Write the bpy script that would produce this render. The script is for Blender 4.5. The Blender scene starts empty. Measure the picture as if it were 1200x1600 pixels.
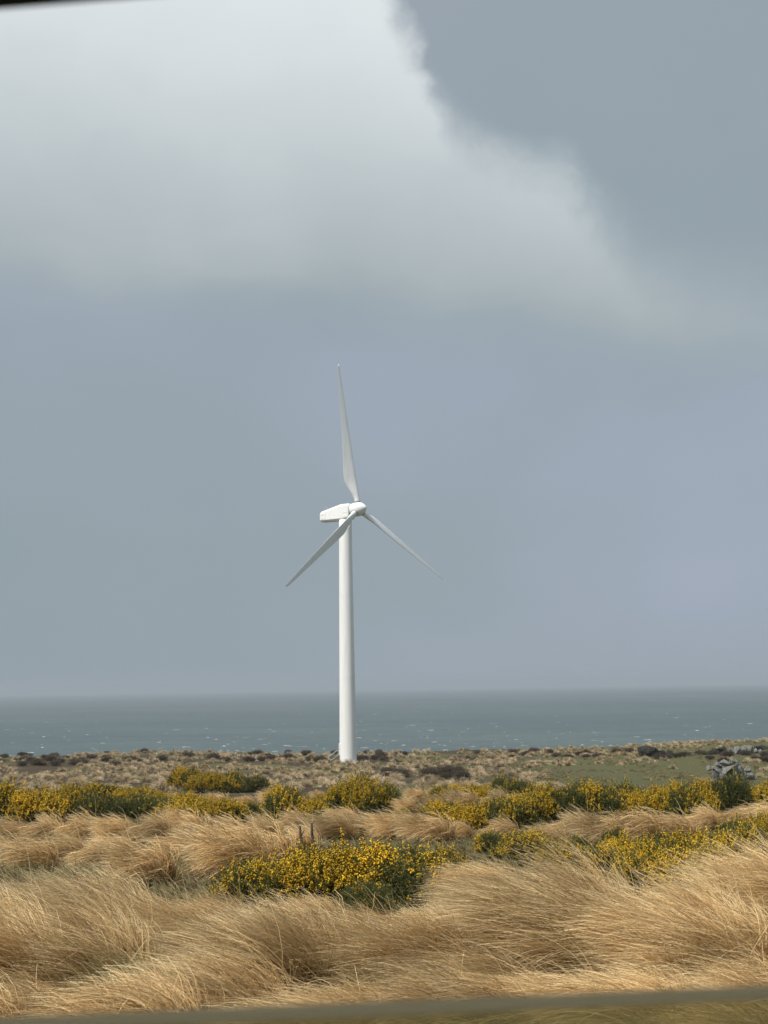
import bpy, bmesh, math, random
import numpy as np
from mathutils import Vector, Matrix

scene = bpy.context.scene
COL = scene.collection
R_ = math.radians

# ------------------------------------------------------------------ camera
FPX = 2300.0                       # focal length in pixels of the 1200x1600 photograph
CAM_Z = 45.0                       # eye height above the sea
PITCH, ROLL = math.atan(274 / FPX), R_(-0.86)
cam_data = bpy.data.cameras.new('camera')
cam = bpy.data.objects.new('camera', cam_data); COL.objects.link(cam)
cam_data.sensor_fit = 'VERTICAL'; cam_data.sensor_height = 36.0
cam_data.lens = 36.0 * FPX / 1600
cam_data.clip_start = 0.02; cam_data.clip_end = 80000
CAM_R = Matrix.Rotation(math.pi / 2 + PITCH, 3, 'X') @ Matrix.Rotation(ROLL, 3, 'Z')
cam.matrix_world = Matrix.Translation((0, 0, CAM_Z)) @ CAM_R.to_4x4()
cam_data.dof.use_dof = True
cam_data.dof.focus_distance = 60.0
cam_data.dof.aperture_fstop = cam_data.lens / 3.3      # a phone lens about 3.3 mm wide
scene.camera = cam

def ray(px, py):
    return CAM_R @ Vector(((px - 600) / FPX, -(py - 800) / FPX, -1))
def at(px, py, Y):
    d = ray(px, py); return Vector((0, 0, CAM_Z)) + d * (Y / d.y)
def azel(px, py):
    d = ray(px, py); return math.atan2(d.x, d.y), math.atan2(d.z, math.hypot(d.x, d.y))

# ------------------------------------------------------------------ sun and exposure
SUN_EL, SUN_AZ = R_(54), R_(-129)                      # azimuth from +Y towards +X: behind the camera on the left
sd = Vector((math.cos(SUN_EL) * math.sin(SUN_AZ), math.cos(SUN_EL) * math.cos(SUN_AZ), math.sin(SUN_EL)))
sun_data = bpy.data.lights.new('sun', 'SUN'); sun_data.energy = 4.4; sun_data.angle = R_(1.0)
sun_data.color = (1.0, 0.945, 0.86)
sun = bpy.data.objects.new('sun', sun_data); COL.objects.link(sun)
sun.rotation_euler = sd.to_track_quat('Z', 'Y').to_euler(); sun.location = sd * 200 + Vector((0, 0, CAM_Z))
scene.view_settings.view_transform = 'Standard'; scene.view_settings.look = 'None'
scene.view_settings.gamma = 1; scene.view_settings.use_curve_mapping = False
scene.view_settings.exposure = 0.0

# ------------------------------------------------------------------ render settings
scene.render.engine = 'CYCLES'
cy = scene.cycles
cy.use_denoising = True
cy.max_bounces = 6; cy.diffuse_bounces = 3; cy.glossy_bounces = 2; cy.transmission_bounces = 4
cy.transparent_max_bounces = 8; cy.volume_bounces = 0
cy.use_adaptive_sampling = False

# ------------------------------------------------------------------ node helper
class NT:
    def __init__(s, tree): s.t = tree; s.n = tree.nodes; s.l = tree.links
    def new(s, typ, **kw):
        n = s.n.new(typ)
        for k, v in kw.items():
            if hasattr(n, k): setattr(n, k, v)
        return n
    def put(s, sock, v):
        if hasattr(v, 'is_output') or isinstance(v, bpy.types.NodeSocket): s.l.new(v, sock)
        else: sock.default_value = v
    def math(s, op, a, b=0.0, c=0.0, clamp=False):
        n = s.n.new('ShaderNodeMath'); n.operation = op; n.use_clamp = clamp
        s.put(n.inputs[0], a); s.put(n.inputs[1], b); s.put(n.inputs[2], c); return n.outputs[0]
    def mapr(s, v, a, b, c=0.0, d=1.0, smooth=True):
        n = s.n.new('ShaderNodeMapRange'); n.interpolation_type = 'SMOOTHSTEP' if smooth else 'LINEAR'
        s.put(n.inputs[0], v); s.put(n.inputs[1], a); s.put(n.inputs[2], b); s.put(n.inputs[3], c); s.put(n.inputs[4], d)
        return n.outputs[0]
    def mix(s, f, a, b, blend='MIX'):
        n = s.n.new('ShaderNodeMix'); n.data_type = 'RGBA'; n.blend_type = blend
        s.put(n.inputs[0], f)
        s.put(n.inputs[6], a if not isinstance(a, tuple) else (*a, 1)); s.put(n.inputs[7], b if not isinstance(b, tuple) else (*b, 1))
        return n.outputs[2]
    def noise(s, vec, scale, detail=3.0, rough=0.5, dist=0.0):
        n = s.n.new('ShaderNodeTexNoise'); s.l.new(vec, n.inputs['Vector'])
        n.inputs['Scale'].default_value = scale; n.inputs['Detail'].default_value = detail
        n.inputs['Roughness'].default_value = rough; n.inputs['Distortion'].default_value = dist
        return n.outputs[0]
    def ramp(s, v, stops, interp='LINEAR'):
        n = s.n.new('ShaderNodeValToRGB'); s.put(n.inputs[0], v); cr = n.color_ramp; cr.interpolation = interp
        while len(cr.elements) < len(stops): cr.elements.new(0.5)
        for e, (p, c) in zip(cr.elements, stops):
            e.position = p; e.color = (*c, 1) if isinstance(c, tuple) else (c, c, c, 1)
        return n.outputs[0]

# ------------------------------------------------------------------ sky
world = bpy.data.worlds.new('World'); scene.world = world; world.use_nodes = True
w = NT(world.node_tree); w.n.clear()
tc = w.new('ShaderNodeTexCoord'); sep = w.new('ShaderNodeSeparateXYZ'); w.l.new(tc.outputs['Generated'], sep.inputs[0])
X, Y, Z = sep.outputs
az = w.math('ARCTAN2', X, Y)
el = w.math('ARCSINE', Z)
gen = tc.outputs['Generated']
# billowing detail that frays the cloud's edge
n_big = w.noise(gen, 5.0, 4.0, 0.55); n_mid = w.noise(gen, 16.0, 6.0, 0.6, 0.4); n_fine = w.noise(gen, 46.0, 5.0, 0.62, 0.6)
shift = w.new('ShaderNodeVectorMath', operation='ADD'); w.l.new(gen, shift.inputs[0]); shift.inputs[1].default_value = (3.7, 1.9, 5.3)
n_mid2 = w.noise(shift.outputs[0], 15.0, 6.0, 0.58, 0.3); n_fine2 = w.noise(shift.outputs[0], 44.0, 5.0, 0.6, 0.3)
def wobble(a, b, ka, kb): return w.math('ADD', w.math('MULTIPLY', w.math('SUBTRACT', a, 0.5), ka), w.math('MULTIPLY', w.math('SUBTRACT', b, 0.5), kb))
wob = wobble(n_mid, n_fine, 0.035, 0.011)
az_w = w.math('ADD', az, wobble(n_mid2, n_fine2, 0.042, 0.013))
edge_px = [(470, -420), (560, -150), (612, 0), (652, 62), (690, 158), (742, 200), (830, 232), (890, 252), (935, 318), (1000, 382), (1100, 426), (1200, 452), (1400, 490)]
E = [azel(*p) for p in edge_px]
A0, A1, L0, L1 = E[0][0], E[-1][0], 0.0, 0.7
fc = w.new('ShaderNodeFloatCurve'); cm = fc.mapping.curves[0]
pts = [((a - A0) / (A1 - A0), (e - L0) / (L1 - L0)) for a, e in E]
while len(cm.points) < len(pts): cm.points.new(0.5, 0.5)
for p, q in zip(cm.points, pts): p.location = q; p.handle_type = 'AUTO_CLAMPED'
fc.mapping.update()
w.put(fc.inputs['Value'], w.math('DIVIDE', w.math('SUBTRACT', az_w, A0), A1 - A0, clamp=True))
edge = w.math('MULTIPLY', fc.outputs[0], L1)
below = w.math('ADD', w.math('SUBTRACT', edge, el), wob)              # > 0 inside the pale cloud
soft = w.mapr(az, azel(800, 200)[0], azel(1150, 400)[0], 0.032, 0.07)
inside = w.mapr(below, w.math('MULTIPLY', soft, -0.5), soft, 0, 1)
layer = w.new('ShaderNodeMapping'); w.l.new(gen, layer.inputs[0]); layer.inputs['Scale'].default_value = (1.0, 1.0, 2.2)
n_body = w.noise(layer.outputs[0], 6.5, 6.0, 0.55, 0.5)
# the pale cloud is thick and bright above, and thins to the grey rain below
def elr(py): return azel(300, py)[1]
lift = w.math('ADD', el, w.math('ADD', w.math('ADD', w.math('MULTIPLY', w.math('SUBTRACT', n_big, 0.5), 0.06), w.math('MULTIPLY', w.math('SUBTRACT', n_body, 0.5), 0.05)), w.mapr(az, -0.05, 0.26, -0.008, 0.040)))
lo, hi = elr(540), elr(-60)
pale = w.ramp(w.mapr(lift, lo, hi, 0, 1, smooth=False), [(0.0, (0.32, 0.38, 0.41)), (0.18, (0.41, 0.465, 0.485)), (0.45, (0.53, 0.59, 0.61)), (0.75, (0.70, 0.75, 0.77)), (1.0, (0.80, 0.845, 0.855))])
pale_fac = w.math('MULTIPLY', inside, w.mapr(lift, elr(560), elr(400), 0, 1))
# the grey overcast behind it
streak = w.new('ShaderNodeMapping'); w.l.new(gen, streak.inputs[0]); streak.inputs['Scale'].default_value = (1.2, 1.2, 1.9)
n_grey = w.noise(streak.outputs[0], 3.2, 3.0, 0.45)
side = w.math('MULTIPLY', w.mapr(az, azel(200, 900)[0], azel(1100, 900)[0], -0.16, 0.36), w.mapr(el, elr(760), elr(450), 1.0, -0.15))
grey = w.ramp(w.math('ADD', w.mapr(n_grey, 0.25, 0.75, 0.28, 0.70), side), [(0.0, (0.270, 0.335, 0.375)), (0.5, (0.312, 0.374, 0.420)), (1.0, (0.380, 0.430, 0.540))])
high = w.mapr(el, elr(330), elr(0), 0, 1)
grey = w.mix(w.math('MULTIPLY', high, 0.5), grey, (0.340, 0.385, 0.435))
cloud = w.mix(pale_fac, grey, pale)
nish = w.new('ShaderNodeTexSky'); nish.sky_type = 'NISHITA'; nish.sun_disc = False
nish.sun_elevation = SUN_EL; nish.sun_rotation = SUN_AZ; nish.altitude = 50; nish.dust_density = 3
clear = w.new('ShaderNodeVectorMath', operation='SCALE'); w.l.new(nish.outputs[0], clear.inputs[0]); clear.inputs['Scale'].default_value = 0.1
final = w.mix(0.965, clear.outputs[0], cloud)
bg = w.new('ShaderNodeBackground'); w.l.new(final, bg.inputs[0]); bg.inputs[1].default_value = 1.0
wo = w.new('ShaderNodeOutputWorld'); w.l.new(bg.outputs[0], wo.inputs[0])

# ------------------------------------------------------------------ materials
def material(name):
    m = bpy.data.materials.new(name); m.use_nodes = True
    t = NT(m.node_tree); t.n.clear()
    out = t.new('ShaderNodeOutputMaterial')
    return m, t, out
def principled(t, out, color, rough=0.6, spec=0.3, normal=None):
    b = t.new('ShaderNodeBsdfPrincipled')
    t.put(b.inputs['Base Color'], color if not isinstance(color, tuple) else (*color, 1))
    t.put(b.inputs['Roughness'], rough); b.inputs['Specular IOR Level'].default_value = spec
    if normal is not None: t.l.new(normal, b.inputs['Normal'])
    t.l.new(b.outputs[0], out.inputs[0]); return b
def bump(t, h, strength, dist):
    n = t.new('ShaderNodeBump'); n.inputs['Strength'].default_value = strength; n.inputs['Distance'].default_value = dist
    t.l.new(h, n.inputs['Height']); return n.outputs[0]
def flat(name, c, rough=0.6, spec=0.3):
    m, t, out = material(name); g = t.new('ShaderNodeNewGeometry')
    n = t.noise(g.outputs['Position'], 3.0, 4)
    principled(t, out, t.mix(t.mapr(n, 0.3, 0.7), tuple(x * 0.9 for x in c), tuple(min(1, x * 1.06) for x in c)), rough, spec); return m

def blade_material(name, stops, green, gfac, trans=0.22, vary=0.35):
    """dry leaf: colour runs along the blade (attribute t), differs from blade to blade (r) and from plant to plant"""
    m, t, out = material(name)
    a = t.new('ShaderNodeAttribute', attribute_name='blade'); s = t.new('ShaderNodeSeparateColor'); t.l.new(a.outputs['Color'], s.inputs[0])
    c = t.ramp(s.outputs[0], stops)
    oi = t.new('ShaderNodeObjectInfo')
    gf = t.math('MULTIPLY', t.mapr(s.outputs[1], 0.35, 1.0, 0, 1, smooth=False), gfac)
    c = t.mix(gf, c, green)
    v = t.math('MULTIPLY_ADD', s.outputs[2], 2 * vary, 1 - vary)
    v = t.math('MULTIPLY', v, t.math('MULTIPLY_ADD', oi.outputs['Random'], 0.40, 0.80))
    sc = t.new('ShaderNodeVectorMath', operation='SCALE'); t.l.new(c, sc.inputs[0]); t.l.new(v, sc.inputs['Scale'])
    b = t.new('ShaderNodeBsdfPrincipled'); t.l.new(sc.outputs[0], b.inputs['Base Color']); b.inputs['Roughness'].default_value = 0.62
    b.inputs['Specular IOR Level'].default_value = 0.22
    tr = t.new('ShaderNodeBsdfTranslucent'); t.l.new(sc.outputs[0], tr.inputs[0])
    mx = t.new('ShaderNodeMixShader'); mx.inputs[0].default_value = trans
    t.l.new(b.outputs[0], mx.inputs[1]); t.l.new(tr.outputs[0], mx.inputs[2]); t.l.new(mx.outputs[0], out.inputs[0])
    return m

STRAW = [(0.0, (0.125, 0.062, 0.026)), (0.27, (0.20, 0.102, 0.040)), (0.52, (0.46, 0.278, 0.115)), (0.76, (0.75, 0.53, 0.265)), (1.0, (0.90, 0.73, 0.45))]  # brown leaf bases, darkened further up to paint shade into the hearts
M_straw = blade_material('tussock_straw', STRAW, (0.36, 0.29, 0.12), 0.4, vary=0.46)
M_green = blade_material('tussock_green', [(0, (0.14, 0.11, 0.05)), (0.5, (0.26, 0.25, 0.12)), (1, (0.62, 0.52, 0.30))], (0.20, 0.24, 0.10), 0.9)
M_far = blade_material('tussock_straw_pale', [(0, (0.17, 0.12, 0.068)), (0.45, (0.38, 0.275, 0.155)), (1, (0.83, 0.68, 0.46))], (0.33, 0.28, 0.16), 0.3)  # brown base and pale tips also paint the shading of each round tussock
M_turf = blade_material('turf_leaf', [(0, (0.20, 0.15, 0.07)), (1, (0.40, 0.33, 0.18))], (0.16, 0.17, 0.065), 0.7)
M_gorse = blade_material('gorse_spine', [(0, (0.075, 0.075, 0.028)), (1, (0.135, 0.150, 0.048))], (0.085, 0.115, 0.04), 0.8, 0.2, 0.4)
M_flower = blade_material('gorse_petal', [(0, (0.72, 0.45, 0.02)), (1, (0.86, 0.61, 0.05))], (0.76, 0.42, 0.015), 0.6, 0.25, 0.25)
M_heath = blade_material('heath_twig', [(0, (0.085, 0.062, 0.048)), (1, (0.15, 0.118, 0.085))], (0.105, 0.10, 0.06), 0.7, 0.1, 0.35)
M_bark = flat('gorse_bark', (0.13, 0.10, 0.07), 0.85, 0.1)
M_dead = flat('dead_stalk', (0.12, 0.095, 0.075), 0.85, 0.1)
M_white = None

def make_white():
    m, t, out = material('turbine_paint'); g = t.new('ShaderNodeTexCoord')
    st = t.new('ShaderNodeMapping'); t.l.new(g.outputs['Object'], st.inputs[0]); st.inputs['Scale'].default_value = (2.0, 2.0, 0.12)
    n = t.noise(st.outputs[0], 1.6, 5, 0.6)
    c = t.mix(t.mapr(n, 0.45, 0.75), (0.87, 0.88, 0.875), (0.77, 0.78, 0.765))
    principled(t, out, c, 0.42, 0.35); return m
M_white = make_white()
M_seam = flat('turbine_grey', (0.22, 0.23, 0.24), 0.6)
M_steel = flat('galvanised_steel', (0.45, 0.46, 0.47), 0.5, 0.5)

def make_ground():
    m, t, out = material('ground_turf'); g = t.new('ShaderNodeNewGeometry'); P = g.outputs['Position']
    n1 = t.noise(P, 0.06, 4, 0.55); n2 = t.noise(P, 0.35, 5, 0.6); n3 = t.noise(P, 3.5, 5, 0.65); n4 = t.noise(P, 22, 3, 0.6)
    green = t.mix(t.mapr(n3, 0.3, 0.7), (0.070, 0.088, 0.034), (0.140, 0.135, 0.060))
    dry = t.mix(t.mapr(n4, 0.3, 0.7), (0.10, 0.077, 0.042), (0.17, 0.13, 0.072))
    c = t.mix(t.mapr(n2, 0.48, 0.66), green, dry)
    soil = t.mix(t.mapr(n3, 0.3, 0.7), (0.052, 0.038, 0.025), (0.10, 0.076, 0.05))
    xyz = t.new('ShaderNodeSeparateXYZ'); t.l.new(P, xyz.inputs[0])
    past = t.mapr(t.math('ADD', t.math('SUBTRACT', xyz.outputs[0], t.math('MULTIPLY', xyz.outputs[1], 0.10)), t.math('MULTIPLY', t.math('SUBTRACT', n1, 0.5), 60)), -4, 8)   # the grazed pasture
    c = t.mix(t.math('MULTIPLY', t.mapr(n1, 0.42, 0.52), t.math('SUBTRACT', 1.0, t.math('MULTIPLY', past, 0.85))), c, soil)
    c = t.mix(t.math('MULTIPLY', past, t.mapr(n2, 0.35, 0.6, 0.9, 0.35)), c, t.mix(t.mapr(n3, 0.3, 0.7), (0.080, 0.092, 0.038), (0.140, 0.132, 0.066)))
    h = t.math('ADD', t.math('MULTIPLY', n3, 0.7), t.math('MULTIPLY', n4, 0.3))
    principled(t, out, c, 0.9, 0.1, bump(t, h, 0.9, 0.25)); return m
M_ground = make_ground()

def make_sea():
    m, t, out = material('sea_water'); g = t.new('ShaderNodeNewGeometry'); P = g.outputs['Position']
    mp = t.new('ShaderNodeMapping'); t.l.new(P, mp.inputs[0]); mp.inputs['Scale'].default_value = (0.45, 1.0, 1.0)
    s1 = t.noise(mp.outputs[0], 0.009, 4, 0.6); s2 = t.noise(mp.outputs[0], 0.10, 5, 0.6); s3 = t.noise(P, 0.0011, 3, 0.5)
    c = t.mix(t.mapr(s3, 0.35, 0.65), (0.075, 0.108, 0.115), (0.104, 0.141, 0.141))
    c = t.mix(t.math('MULTIPLY', t.mapr(t.math('ADD', t.math('MULTIPLY', s2, 0.6), t.math('MULTIPLY', s1, 0.4)), 0.38, 0.64), 0.75), c, (0.055, 0.080, 0.086))
    h = t.math('ADD', t.math('MULTIPLY', s1, 0.5), s2)
    principled(t, out, c, 0.55, 0.12, bump(t, h, 1.0, 3.0)); return m
M_sea = make_sea()
M_foam = flat('sea_foam', (0.78, 0.80, 0.80), 0.8, 0.1)

def make_rock(name, a, b, lichen):
    m, t, out = material(name); g = t.new('ShaderNodeNewGeometry'); P = g.outputs['Position']
    n1 = t.noise(P, 0.9, 6, 0.65); n2 = t.noise(P, 4.0, 6, 0.7); v = t.new('ShaderNodeTexVoronoi', feature='DISTANCE_TO_EDGE')
    t.l.new(P, v.inputs['Vector']); v.inputs['Scale'].default_value = 1.3
    c = t.mix(t.mapr(n1, 0.35, 0.65), a, b)
    c = t.mix(t.math('MULTIPLY', t.mapr(n2, 0.52, 0.66), 0.7), c, lichen)
    h = t.math('ADD', n2, t.mapr(v.outputs['Distance'], 0, 0.05, -0.6, 0))
    principled(t, out, c, 0.9, 0.15, bump(t, h, 0.9, 0.15)); return m
M_rock = make_rock('grey_rock', (0.115, 0.12, 0.115), (0.235, 0.24, 0.228), (0.31, 0.32, 0.27))
M_darkrock = make_rock('dark_rock', (0.030, 0.032, 0.03), (0.055, 0.056, 0.05), (0.085, 0.088, 0.07))

# ------------------------------------------------------------------ mesh helpers
def np_mesh(name, V, F, attr=None, smooth=False):
    """V (n,3), F (m,k) one polygon size; attr (n,3) stored as the colour attribute 'blade'"""
    me = bpy.data.meshes.new(name); V = np.ascontiguousarray(V, np.float32); F = np.ascontiguousarray(F, np.int32)
    k = F.shape[1]
    me.vertices.add(len(V)); me.vertices.foreach_set('co', V.ravel())
    me.loops.add(F.size); me.loops.foreach_set('vertex_index', F.ravel())
    me.polygons.add(len(F)); me.polygons.foreach_set('loop_start', np.arange(0, F.size, k, dtype=np.int32))
    me.polygons.foreach_set('loop_total', np.full(len(F), k, np.int32))
    if smooth: me.polygons.foreach_set('use_smooth', np.ones(len(F), bool))
    if attr is not None:
        at_ = me.color_attributes.new('blade', 'FLOAT_COLOR', 'POINT')
        at_.data.foreach_set('color', np.concatenate([attr, np.ones((len(V), 1))], 1).astype(np.float32).ravel())
    me.update(); me.validate(); return me
def link(name, me, mat=None, parent=None, **props):
    o = bpy.data.objects.new(name, me); COL.objects.link(o)
    if mat is not None and me is not None and not me.materials: me.materials.append(mat)
    if parent is not None: o.parent = parent
    for k, v in props.items(): o[k] = v
    return o
def empty(name, loc, **props):
    o = link(name, None, None, None, **props); o.location = loc; o.empty_display_size = 0.3; return o
def bm_mesh(name, bm, smooth=False):
    me = bpy.data.meshes.new(name); bm.normal_update(); bm.to_mesh(me); bm.free()
    if smooth: me.polygons.foreach_set('use_smooth', np.ones(len(me.polygons), bool))
    return me
def loft(rings, closed_ends=True):
    """rings: list of equally long lists of points -> bmesh skinned between them"""
    bm = bmesh.new(); vs = [[bm.verts.new(p) for p in r] for r in rings]; n = len(vs[0])
    for a, b in zip(vs, vs[1:]):
        for i in range(n): bm.faces.new((a[i], a[(i + 1) % n], b[(i + 1) % n], b[i]))
    if closed_ends: bm.faces.new(vs[0][::-1]); bm.faces.new(vs[-1])
    bmesh.ops.recalc_face_normals(bm, faces=bm.faces); return bm
def tube(pts, radii, n=8, bm=None):
    pts = [Vector(p) for p in pts]; rings = []
    for i, p in enumerate(pts):
        d = (pts[min(i + 1, len(pts) - 1)] - pts[max(i - 1, 0)]).normalized()
        u = d.cross(Vector((0.3, 0.9, 0.31))).normalized(); v = d.cross(u); r = radii[i] if isinstance(radii, (list, tuple)) else radii
        rings.append([p + (u * math.cos(a) + v * math.sin(a)) * r for a in [2 * math.pi * k / n for k in range(n)]])
    b = loft(rings)
    if bm is None: return b
    me = bpy.data.meshes.new('tmp'); b.to_mesh(me); b.free(); bm.from_mesh(me); bpy.data.meshes.remove(me); return bm
def box(bm, c, s, rot=None):
    m = Matrix.Translation(c) @ (rot.to_4x4() if rot else Matrix()) @ Matrix.Diagonal((*s, 1))
    bmesh.ops.create_cube(bm, size=1.0, matrix=m); return bm
TENS = {2: 'twenty', 3: 'thirty', 4: 'forty', 5: 'fifty', 6: 'sixty', 7: 'seventy'}
ORD = ['first', 'second', 'third', 'fourth', 'fifth', 'sixth', 'seventh', 'eighth', 'ninth', 'tenth', 'eleventh', 'twelfth', 'thirteenth', 'fourteenth', 'fifteenth', 'sixteenth', 'seventeenth', 'eighteenth', 'nineteenth', 'twentieth']
for k_ in range(21, 80): ORD.append(TENS[k_ // 10] + '-' + ORD[k_ % 10 - 1] if k_ % 10 else TENS[k_ // 10][:-1] + 'ieth')

# ------------------------------------------------------------------ the land
PY = np.array([-60, 0, 5, 8, 10, 14, 20, 30, 45, 65, 100, 150, 200, 260, 325, 345, 380, 430, 480])
PZ = np.array([-1.5, -1.55, -1.66, -1.84, -1.98, -2.22, -2.54, -3.05, -3.85, -4.95, -7.4, -10.0, -11.45, -12.66, -13.75, -15.5, -24, -40, -48])
def gz(x, y):
    x = np.asarray(x, float); y = np.asarray(y, float)
    z = np.interp(y, PY, PZ)
    yy = np.clip(y, 0, 400)
    a = np.clip(yy / 40, 0.12, 1.0)
    z = z + a * 0.16 * (np.sin(x * 0.31 + 1.3) * np.cos(y * 0.27 + 0.4) + 0.5 * np.sin(x * 0.83 + y * 0.61))
    z = z + np.clip(yy / 200, 0, 1) * 0.35 * (np.sin(x * 0.055 + 0.7 + y * 0.013) + 0.6 * np.cos(x * 0.11 - y * 0.043))
    z = z + 1.3 * np.exp(-((x - 76) / 16) ** 2 - ((y - 292) / 26) ** 2)          # the knoll with the rocks
    return z + CAM_Z
def hit(px, py):
    d = ray(px, py); d = d / d.y; ys = np.geomspace(3, 420, 4000)
    gap = CAM_Z + d.z * ys - gz(d.x * ys, ys); under = np.nonzero((gap <= 0) & (ys < 326))[0]
    k = under[0] if len(under) else np.argmin(np.where((ys > 200) & (ys < 318), gap / ys, 9)); y = ys[k]     # rows just above the brow stand on the brow
    return Vector((d.x * y, y, float(gz(d.x * y, y))))
def px_of(p):
    v = CAM_R.inverted() @ (Vector(p) - Vector((0, 0, CAM_Z))); return 600 + FPX * v.x / -v.z, 800 - FPX * v.y / -v.z

ry = np.concatenate([np.linspace(-40, 2, 22), np.geomspace(2.5, 480, 210)])
cu = np.linspace(-1, 1, 221); cu = np.sign(cu) * np.abs(cu) ** 1.25
gx = cu[None, :] * (30 + 0.75 * np.clip(ry, 0, None))[:, None]; gy = np.repeat(ry[:, None], len(cu), 1)
gV = np.stack([gx, gy, gz(gx, gy)], -1).reshape(-1, 3)
ii = np.arange(len(ry) - 1)[:, None] * len(cu) + np.arange(len(cu) - 1)[None]
gF = np.stack([ii, ii + 1, ii + 1 + len(cu), ii + len(cu)], -1).reshape(-1, 4)
ground = link('ground', np_mesh('ground', gV, gF, smooth=True), M_ground, kind='structure', label='rough sloping moorland of short turf and bare soil')

# the sea
sx = np.concatenate([-np.geomspace(9000, 20, 40), np.geomspace(20, 9000, 40)]); sy = np.geomspace(400, 24000, 120)
SX, SY = np.meshgrid(sx, sy); sV = np.stack([SX, SY, np.zeros_like(SX)], -1).reshape(-1, 3)
ii = np.arange(len(sy) - 1)[:, None] * len(sx) + np.arange(len(sx) - 1)[None]
link('sea', np_mesh('sea', sV, np.stack([ii, ii + 1, ii + 1 + len(sx), ii + len(sx)], -1).reshape(-1, 4), smooth=True), M_sea, kind='structure', label='choppy grey green sea fading into rain haze')

# whitecaps: low breaking crests, each a ragged ridge of foam
rng = np.random.default_rng(5)
fV, fF = [], []
for k in range(430):
    p = 98 - 82 * rng.random() ** 1.25
    d = CAM_Z / p * FPX; x = rng.uniform(-0.34, 0.34) * d
    L = rng.gamma(1.3, 0.9) + 0.35; hh = rng.uniform(0.08, 0.38); wd = rng.uniform(0.4, 1.8); n = 9
    slope = rng.uniform(-0.5, 0.5); b = len(fV) * 0 + sum(len(q) for q in fV)
    t = np.linspace(-1, 1, n); prof = np.clip(1 - t ** 2, 0, 1) * rng.uniform(0.25, 1.0, n)
    cx, cyy = x + t * L, d + t * L * slope
    ring = np.concatenate([np.stack([cx, cyy - wd * prof, np.full(n, 0.05)], 1), np.stack([cx, cyy, 0.05 + hh * prof], 1), np.stack([cx, cyy + 0.5 * wd * prof, np.full(n, 0.05)], 1)])
    fV.append(ring)
    for i in range(n - 1):
        fF += [(b + i, b + i + 1, b + n + i + 1, b + n + i), (b + n + i, b + n + i + 1, b + 2 * n + i + 1, b + 2 * n + i)]
link('sea_foam', np_mesh('sea_foam', np.concatenate(fV), np.array(fF)), M_foam, kind='stuff', label='scattered white foam of whitecaps on the sea', category='foam')

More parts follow.
